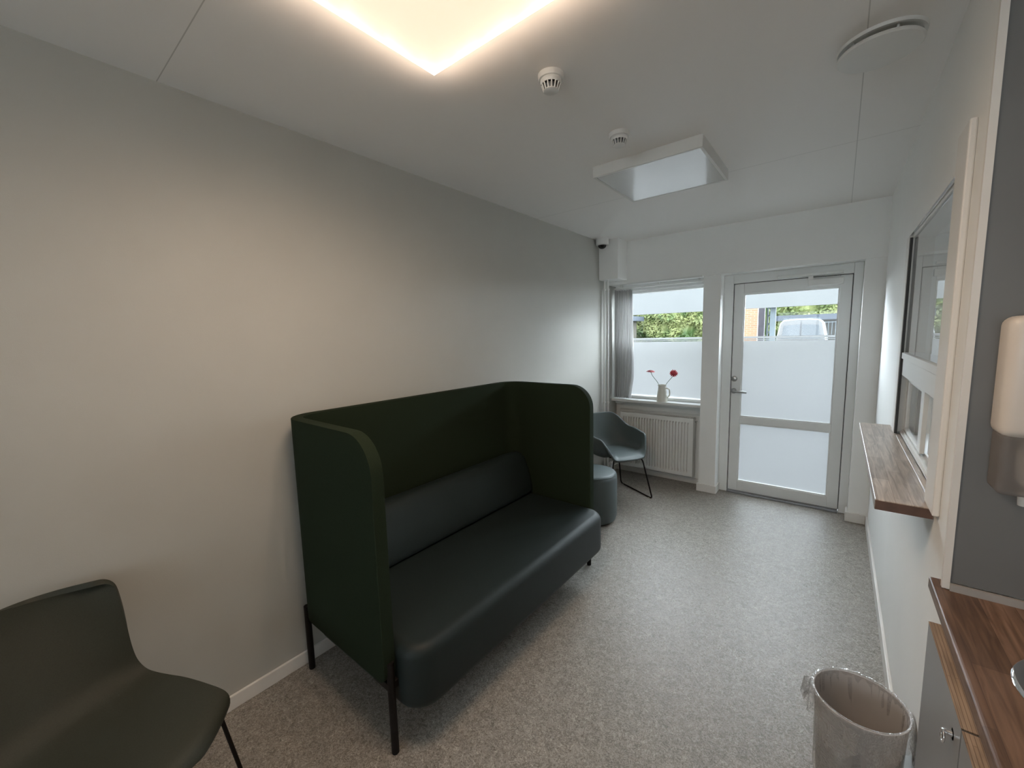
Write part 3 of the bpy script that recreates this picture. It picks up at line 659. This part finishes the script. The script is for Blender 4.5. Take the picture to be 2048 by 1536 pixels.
def sled(parent, xf, xr_, ytop, ybot, ztop, r, xft=None, xrt=None):
    xft = xf-.05 if xft is None else xft; xrt = xr_+.06 if xrt is None else xrt
    for s_ in (-1, 1):
        k = tube(bmesh.new(), fillet([(0.02, s_*.02, ztop), (xft, s_*ytop, ztop), (xf, s_*ybot, r), (xr_, s_*ybot, r), (xrt, s_*ytop, ztop), (-.02, s_*.02, ztop)], .035, 6), r, 10)
        fo = obj('sled_leg', k, M['black_metal'], parent, True)
        for xx in (xf-.04, xr_+.04):
            obj('glide', B((xx-.012, xx+.012, s_*ybot-.007, s_*ybot+.007, 0, .006)), M['plastic_white'], fo)
sled(ac, .247, -.240, .165, .250, .405, .0065)
k = lathe(bmesh.new(), [(0, .398), (.09, .398), (.09, .41), (0, .41)], (0, 0, 0), 24, cap=False); obj('mounting_plate', k, M['black_metal'], ac, True, .5)

# ================================================================== SIDE CHAIR near the camera, left
th_ = math.radians(25)
sc = thing('side_chair', 'olive-green armless shell chair on thin black legs beside the left wall', 'chair', (-1.434, .137, 0), world=False, rotz=th_)
prof = [(.014, .413), (.004, .436), (-.03, .448), (-.10, .450), (-.18, .445), (-.25, .438), (-.31, .438), (-.352, .447), (-.382, .470), (-.400, .505), (-.412, .55), (-.424, .60), (-.437, .65), (-.450, .70), (-.463, .750), (-.471, .785), (-.477, .816)]
acc = [0.0]
for a, b in zip(prof, prof[1:]): acc.append(acc[-1]+math.hypot(b[0]-a[0], b[1]-a[1]))
TOT = acc[-1]
def pat(q):
    for i in range(len(prof)-1):
        if q <= acc[i+1]+1e-9:
            f = (q-acc[i])/(acc[i+1]-acc[i]); return prof[i][0]+f*(prof[i+1][0]-prof[i][0]), prof[i][1]+f*(prof[i+1][1]-prof[i][1])
    return prof[-1]
RF, RT = .045, .060
qs = [RF*(1-math.cos(i*PI/2/6)) for i in range(7)]+[RF+(TOT-RF-RT)*i/26 for i in range(1, 26)]+[TOT-RT*(1-math.cos(i*PI/2/7)) for i in range(7, -1, -1)]
k = bmesh.new(); NU = 28; rows = []
for q in qs:
    t_, z_ = pat(q); fr = q/TOT; row = []
    hw_ = .232+.018*math.sin(PI*smooth(0, .7, fr)) + .014*smooth(.5, .9, fr)
    if q < RF: hw_ -= RF-math.sqrt(max(0, RF**2-(RF-q)**2))
    if TOT-q < RT: hw_ -= RT-math.sqrt(max(0, RT**2-(RT-TOT+q)**2))
    for i in range(NU+1):
        u = -1+2*i/NU
        front = .070*(1-u*u)*(1-smooth(0, .40, fr))
        back = -.105*(1-abs(u)**2.2)*smooth(.42, .95, fr)
        tt = t_+front+back+.02*smooth(.5, .9, fr)
        dip = -.014*(1-u*u)*math.sin(PI*min(1, fr/.5)) if fr < .5 else 0
        row.append(k.verts.new((tt, u*hw_, z_+dip)))
    rows.append(row)
for a, b in zip(rows, rows[1:]):
    for i in range(NU): k.faces.new((a[i], b[i], b[i+1], a[i+1]))
o = obj('shell', k, M['chair'], sc, True); mod(o, 'SOLIDIFY', thickness=.018, offset=-1); mod(o, 'BEVEL', width=.007, segments=3, limit_method='ANGLE', angle_limit=math.radians(50)); mod(o, 'SUBSURF', levels=1, render_levels=1)
for s_ in (-1, 1):
    k = tube(bmesh.new(), fillet([(-.18, s_*.03, .405), (-.02, s_*.215, .412), (-.035, s_*.300, .0065), (-.43, s_*.300, .0065), (-.33, s_*.19, .405), (-.20, s_*.03, .405)], .03, 6), .0065, 10)
    fo = obj('sled_leg', k, M['black_metal'], sc, True)
obj('mounting_plate', B((-.26, -.10, -.09, .09, .398, .412), bev=.004), M['black_metal'], sc)

# ================================================================== KITCHENETTE
def worktop():
    bm = bmesh.new(); pts = [(.230, .58), (XK-.002, .58), (XK-.002, 1.498), (XR+.001, 1.498), (XR-.0005, 1.556), (.230, 1.556)]
    vs_ = [bm.verts.new((x, y, .872)) for x, y in pts]; f = bm.faces.new(vs_)
    r = bmesh.ops.extrude_face_region(bm, geom=[f])
    for e in r['geom']:
        if isinstance(e, bmesh.types.BMVert): e.co.z = .906
    bm.normal_update()
    ed = [e for e in bm.edges if all(v.co.x < .231 for v in e.verts) or (all(v.co.z > .9 for v in e.verts) and all(v.co.y > 1.55 for v in e.verts))]
    bmesh.ops.bevel(bm, geom=ed, offset=.006, segments=3, affect='EDGES', profile=.5)
    return bm
wt = obj('worktop', worktop(), M['counter']); tag(wt, 'brown stave wood worktop of the kitchenette at lower right', 'worktop')
def hole(o, x, y, r):
    k = bmesh.new(); lathe(k, [(r, -1), (r, 1)], (x, y, .9), 48); cm = bpy.data.meshes.new('cut'); bmesh.ops.recalc_face_normals(k, faces=k.faces); k.to_mesh(cm); k.free()
    co = bpy.data.objects.new('cut', cm); COL.objects.link(co); md = mod(o, 'BOOLEAN', operation='DIFFERENCE', object=co, solver='EXACT')
    dg = bpy.context.evaluated_depsgraph_get(); dg.update(); me = bpy.data.meshes.new_from_object(o.evaluated_get(dg)); o.modifiers.clear(); o.data = me
    bpy.data.objects.remove(co)
SXc, SYc, SR = .462, 1.155, .150
hole(wt, SXc, SYc, SR)
sk = thing('round_sink', 'round chrome-rimmed sink set into the wooden worktop', 'sink', (SXc, SYc, .9))
k = lathe(bmesh.new(), [(SR-.004, .871), (SR-.004, .9065), (SR+.012, .9065), (SR+.014, .909), (SR+.010, .913), (SR-.006, .913), (SR-.012, .908), (SR-.016, .80), (SR-.035, .765), (.03, .755), (.02, .752), (0, .752)], (SXc, SYc, 0), 64, cap=False); obj('bowl', k, M['chrome'], sk, True, .9)
k = lathe(bmesh.new(), [(0, .753), (.028, .753), (.030, .757), (.012, .757), (0, .755)], (SXc, SYc, 0), 24, cap=False); obj('drain', k, M['steel'], sk, True)
def cabinet(y0, y1, label, carc_y1=None):
    t = thing('base_cabinet', label, 'cabinet', (.55, (y0+y1)/2, 0), 'grey base cabinets')
    obj('carcass', B((.236, XK-.002, y0+.001, y0+.019, .09, .868), (.236, XK-.002, y1-.019, y1-.001, .09, .868), (.236, XK-.002, y0+.019, y1-.019, .09, .11), (XK-.02, XK-.002, y0+.019, y1-.019, .11, .868), (.236, .252, y0+.019, y1-.019, .74, .868)), M['cab_grey'], t)
    dr = obj('cabinet_door', B((.2135, .235, y0+.002, y1-.002, .095, .858), bev=.0008), M['cab_grey'], t)
    obj('wood_edge', B((.2132, .2352, y0+.002, y1-.002, .858, .8605)), M['ply'], dr)
    # ring pull
    yk, zk = y0+.052, .805
    k = lathe(bmesh.new(), [(0, -.012), (.006, -.012), (.006, 0), (.011, 0), (.011, .0015)], (.2135, yk, zk), 16, 'X', cap=False)
    kb = obj('pull_base', k, M['chrome'], dr, True, .5)
    k = bmesh.new(); tube(k, [(.2005-.010*math.cos(2*PI*i/28)*0, yk+.0115*math.sin(2*PI*i/28), zk-.010-.0115*math.cos(2*PI*i/28)) for i in range(28)], .0022, 8, closed=True)
    obj('ring', k, M['chrome'], kb, True)
    obj('plinth', B((.27, .29, y0, y1, 0, .09)), M['cab_grey'], t)
cabinet(1.032, 1.392, 'grey base cabinet door nearest the waste bin with ring pull')
cabinet(.60, 1.030, 'grey base cabinet door nearest the camera at the lower right')
struct('trim_7', B((.256, .30, 1.394, 1.508, 0, .870)), M['white_wall'])

# soap dispenser on the grey panel
sd = thing('soap_dispenser', 'cream wall soap dispenser with translucent tank on the grey splash panel', 'dispenser', (.36, 1.45, 1.2))
k = B((.297, .415, 1.405, 1.4995, 1.340, 1.618), bev=.022, seg=5); obj('cover', k, M['cream_plastic'], sd, True, .9)
k = B((.303, .409, 1.412, 1.4995, 1.205, 1.352), bev=.014, seg=4); obj('tank', k, M['reservoir'], sd, True, .9)
k = B((.345, .368, 1.42, 1.495, 1.225, 1.342), bev=.006); obj('pump', k, M['plastic_white'], sd, True, .9)
k = lathe(bmesh.new(), [(0, 0), (.010, 0), (.012, .03), (0, .03)], (.356, 1.45, 1.178), 16, cap=False); obj('nozzle', k, M['plastic_white'], sd, True, .6)

# ================================================================== WASTE BIN
bc = (.117, 1.690); bh = .350
wb = thing('waste_bin', 'grey-brown waste bin with a clear liner beside the cabinet', 'bin', (*bc, 0))
k = lathe(bmesh.new(), [(0, .004), (.095, .004), (.100, 0), (.103, .004), (.124, bh-.012), (.128, bh-.006), (.127, bh), (.123, bh), (.121, bh-.012), (.100, .008), (0, .008)], (*bc, 0), 64, cap=False)
obj('bin_body', k, M['bin'], wb, True, .8)
lin = thing('bin_liner', 'clear crinkled plastic bag folded over the rim of the waste bin', 'bag', (*bc, bh))
def liner():
    bm = bmesh.new(); n = 128; rows = []
    spec = [(.116, -.30, 0), (.117, -.24, .5), (.119, -.15, .6), (.1205, -.06, .4), (.1215, -.010, .1), (.1235, .006, .0), (.1290, .008, .15), (.1335, .001, .3), (.1350, -.020, .7), (.1360, -.045, 1.0), (.1380, -.070, 1.6), (.1400, -.088, 2.2)]
    ph = [random.uniform(0, 6.28) for _ in range(6)]
    for (r, z, a) in spec:
        row = []
        for i in range(n):
            t = 2*PI*i/n
            wv = .0034*(math.sin(9*t+ph[0]+z*30)+.8*math.sin(17*t+ph[1]-z*60)+.7*math.sin(31*t+ph[2]+z*90))*a
            if a <= .6 and z < 0 and r < .122: wv = -abs(wv)*1.5
            else: wv = abs(wv)*1.1
            zz = z*(1+ (.30*math.sin(3*t+ph[3])+.25*math.sin(7*t+ph[4])+.15*math.sin(13*t+ph[5]) if a > .9 else 0))
            if .0 < a < .6 and z > -.03: zz += .0015*math.sin(23*t+ph[2])
            row.append(bm.verts.new((bc[0]+(r+wv)*math.cos(t), bc[1]+(r+wv)*math.sin(t), bh+zz)))
        rows.append(row)
    for a, b in zip(rows, rows[1:]):
        for i in range(n): bm.faces.new((a[i], a[(i+1) % n], b[(i+1) % n], b[i]))
    return bm
lo = obj('bag_film', liner(), M['bag'], lin, True)
for (a0, s0, hgt) in ((PI*.98, .14, .05), (PI*1.45, .138, .04), (-.1, .137, .045)):   # pinched corners sticking out
    k = bmesh.new(); base = Vector((bc[0]+s0*math.cos(a0), bc[1]+s0*math.sin(a0), bh-.03)); out = Vector((math.cos(a0), math.sin(a0), 0)); tg = Vector((-math.sin(a0), math.cos(a0), 0))
    vv = [k.verts.new(base+out*o_+tg*t_+Vector((0, 0, z_))) for (o_, t_, z_) in ((0, -.02, .02), (.014, 0, .03), (0, .02, .015), (.020, -.008, -.015), (.022, .014, -.025), (.004, -.02, -.045), (.008, .012, -.06))]
    for f in ((0, 1, 3), (1, 2, 4), (1, 4, 3), (0, 3, 5), (3, 4, 6), (3, 6, 5)): k.faces.new([vv[i] for i in f])
    obj('bag_corner', k, M['bag'], lin, True)

# ================================================================== OUTSIDE
struct('ground', B((-40, 30, YO+.001, 60, -.25, -.15)), M['ground'])
# neighbouring carport: white fascia roof on steel posts
cp = thing('carport', 'white carport roof edge across the view outside the window and door', 'carport', (-3, 11, -.15))
obj('roof', B((-6.2, 7.0, 10.0, 10.06, 2.060, 3.0), (-6.2, 7.0, 10.06, 13, 2.85, 3.0)), M['ext_white'], cp)
for x in (-5.9, -1.12, 6.5): obj('post', B((x-.05, x+.05, 10.25, 10.35, -.15, 2.9)), M['ext_steel'], cp)
o = thing('brick_pillar', 'orange brick pillar seen through the door glass', 'pillar', (-2.55, 17, -.15))
def brickmat():
    m = M['brick']; nt = m.node_tree; b = nt.nodes['Principled BSDF']; tc = nt.nodes.new('ShaderNodeTexCoord')
    br = nt.nodes.new('ShaderNodeTexBrick'); br.inputs['Scale'].default_value = 1; br.inputs['Brick Width'].default_value = .23; br.inputs['Row Height'].default_value = .067; br.inputs['Mortar Size'].default_value = .008
    br.inputs['Color1'].default_value = (.40, .23, .13, 1); br.inputs['Color2'].default_value = (.34, .19, .11, 1); br.inputs['Mortar'].default_value = (.42, .34, .26, 1)
    mp = nt.nodes.new('ShaderNodeMapping'); mp.inputs['Rotation'].default_value = (PI/2, 0, 0); nt.links.new(tc.outputs['Object'], mp.inputs['Vector']); nt.links.new(mp.outputs['Vector'], br.inputs['Vector']); nt.links.new(br.outputs['Color'], b.inputs['Base Color'])
brickmat()
obj('shaft', B((-2.80, -2.32, 17, 17.5, -.15, 3.6)), M['brick'], o); obj('cap', B((-2.85, -2.27, 16.95, 17.55, 3.6, 3.7)), M['ext_white'], o)
tag(obj('timber_post', B((-2.20, -2.02, 16.3, 16.5, -.15, 3.6), bev=.01), M['darkpost']), 'dark square timber post behind the door glass, between brick pillar and steel post', 'post')
sp = thing('steel_sign_post', 'pale steel lattice post behind the door glass left of the van', 'post', (-1.5, 13, -.15))
obj('upright', B((-1.56, -1.52, 13, 13.05, -.15, 3.4)), M['ext_steel'], sp); obj('upright', B((-1.42, -1.38, 13, 13.05, -.15, 3.4)), M['ext_steel'], sp)
for i in range(14): obj('rung', B((-1.52, -1.42, 13.01, 13.04, .2+.22*i, .25+.22*i)), M['ext_steel'], sp)
# van, rear towards us
vn = thing('van', 'white panel van parked outside, seen from behind through the door glass', 'van', (-1.2, 22.0, -.15))
def vanbody():
    bm = bmesh.new(); rows = []
    sec = [(-.80, -.0), (-.86, .35), (-.86, .95), (-.80, 1.35), (-.70, 1.86), (-.60, 1.97), (-.3, 2.01), (.3, 2.01), (.60, 1.97), (.70, 1.86), (.80, 1.35), (.86, .95), (.86, .35), (.80, 0)]
    for (y, s, dz) in ((20.0, .96, -.03), (20.06, 1, 0), (22.8, 1, 0), (23.6, .98, -.1)):
        rows.append([bm.verts.new((-1.22+x*s, y, -.0+z*(1 if z < 1 else (1+dz*.5)))) for x, z in sec])
    n = len(sec)
    for a, b in zip(rows, rows[1:]):
        for i in range(n): bm.faces.new((a[i], a[(i+1) % n], b[(i+1) % n], b[i]))
    bm.faces.new(rows[0]); bm.faces.new(rows[-1]); return bm
obj('body', vanbody(), M['van'], vn, True, .5)
for s_ in (-1, 1):
    k = bmesh.new(); f = k.faces.new([k.verts.new((-1.22+s_*x, 19.985, z)) for x, z in ((.03, 1.20), (.66, 1.20), (.575, 1.76), (.03, 1.80))]); r = bmesh.ops.extrude_face_region(k, geom=[f])
    for e in r['geom']:
        if isinstance(e, bmesh.types.BMVert): e.co.y += .03
    obj('rear_window', k, M['vanglass'], vn)
obj('door_gap', B((-1.226, -1.214, 19.985, 20.01, .35, 1.9)), M['slate'], vn)
for y in (20.3, 22.0): obj('roof_bar', B((-1.83, -.65, y, y+.04, 1.99, 2.05)), M['ext_steel'], vn)
obj('bumper', B((-2.05, -.39, 19.90, 20.02, .15, .36), bev=.02), M['slate'], vn)
for (x, y) in ((-1.95, 20.7), (-.49, 20.7), (-1.95, 22.9), (-.49, 22.9)):
    k = lathe(bmesh.new(), [(0, -.1), (.30, -.1), (.33, -.07), (.33, .07), (.30, .1), (0, .1)], (x, y, .18), 32, 'X', cap=False); obj('wheel', k, M['dark_plastic'], vn, True, .6)
# low shed with blue-grey fascia behind the van, mesh fence right of it
sh = thing('shed', 'long low shed with blue-grey roof edge behind the van', 'shed', (2, 27, -.15))
obj('fascia', B((-2.75, 9, 26, 26.1, 2.06, 2.34)), M['slate'], sh); obj('shed_roof', B((-2.75, 9, 26.1, 29, 2.2, 2.34)), M['slate'], sh)
obj('shed_wall', B((-2.6, 9, 28.6, 28.75, -.15, 2.2)), M['ext_wall'], sh)
k = bmesh.new(); bx = []
for i in range(40): bx.append((-.6+i*.14, -.575+i*.14, 25.5, 25.53, -.15, 1.95))
for z in (.4, 1.1, 1.9): bx.append((-.6, 4.9, 25.49, 25.54, z, z+.03))
fc = thing('bar_fence', 'grey bar fence beside the van under the shed roof', 'fence', (2.1, 25.5, -.15))
for q in bx: obj('bar' if q[1]-q[0] < 1 else 'rail', B(q), M['ext_steel'], fc)
# neighbouring house far left
hs = thing('house', 'pale house corner with dark roof edge at the left of the window view', 'house', (-11.5, 24, -.15))
obj('house_wall', B((-16, -9.95, 23, 25, -.15, 2.35)), M['ext_wall'], hs)
obj('roof', B((-16.2, -9.55, 22.4, 25.2, 2.35, 2.62)), M['slate'], hs)
wv = obj('window_frame', B(*frame_y(-11.4, -10.3, .9, 2.1, .06, 22.95, 23.02)), M['ext_white'], hs)
obj('pane', B((-11.34, -10.36, 22.97, 23.0, .96, 2.04)), M['slate'], wv)
# hedge: dense leaves over a lumpy core
def hedge(name, x0, x1, y, z1, n, label, size, depth=1.2):
    verts = []; faces = []
    for i in range(n):
        x = random.uniform(x0, x1); z = random.uniform(-.1, z1); lump = .25*math.sin(x*1.7)+.2*math.sin(x*3.9+z*2.2)+.15*math.sin(z*5.1+x)
        yy = y+lump-random.random()*.30
        if random.random() < .12: z = z1+random.uniform(-.1, .18)+.12*math.sin(x*2.3); yy = y+random.random()*depth
        s = size*random.uniform(.6, 1.3); c = Vector((x, yy, z))
        a = Vector((random.gauss(0, 1), random.gauss(0, .6), random.gauss(0, 1))).normalized(); b = a.cross(Vector((random.gauss(0, .5), -1, random.gauss(.5, .5)))).normalized()
        n0 = len(verts); verts += [c-a*s, c-b*s*.45, c+a*s, c+b*s*.45]; faces.append((n0, n0+1, n0+2, n0+3))
    # lumpy core
    NXh = int((x1-x0)*4); n0 = len(verts)
    cols_ = [(0, -.15), (0, z1*.3), (0, z1*.6), (0, z1*.95), (.2, z1), (depth, z1), (depth, -.15)]
    for i in range(NXh+1):
        x = x0+(x1-x0)*i/NXh
        for (dy, z) in cols_: verts.append(Vector((x, y+.08+dy+(.25*math.sin(x*1.7)+.2*math.sin(x*3.9+z*2.2)+.15*math.sin(z*5.1+x) if dy < .5 else 0), z)))
    m_ = len(cols_)
    for i in range(NXh):
        for j in range(m_-1): q = n0+i*m_+j; faces.append((q, q+m_, q+m_+1, q+1))
    me = bpy.data.meshes.new(name); me.from_pydata([tuple(v) for v in verts], [], faces); me.update()
    o = link(name, me, M['leaf']); tag(o, label, 'hedge'); return o
hedge('hedge', -15.0, -3.3, 26.3, 4.0, 13000, 'tall leafy green hedge outside the window beside the door', .13)
hedge('hedge', -9.0, 12.0, 30.5, 4.2, 12000, 'yellow-green hedge behind the shed roof, seen through the door', .14)

for o in bpy.data.objects:
    if '_world' in o: del o['_world']
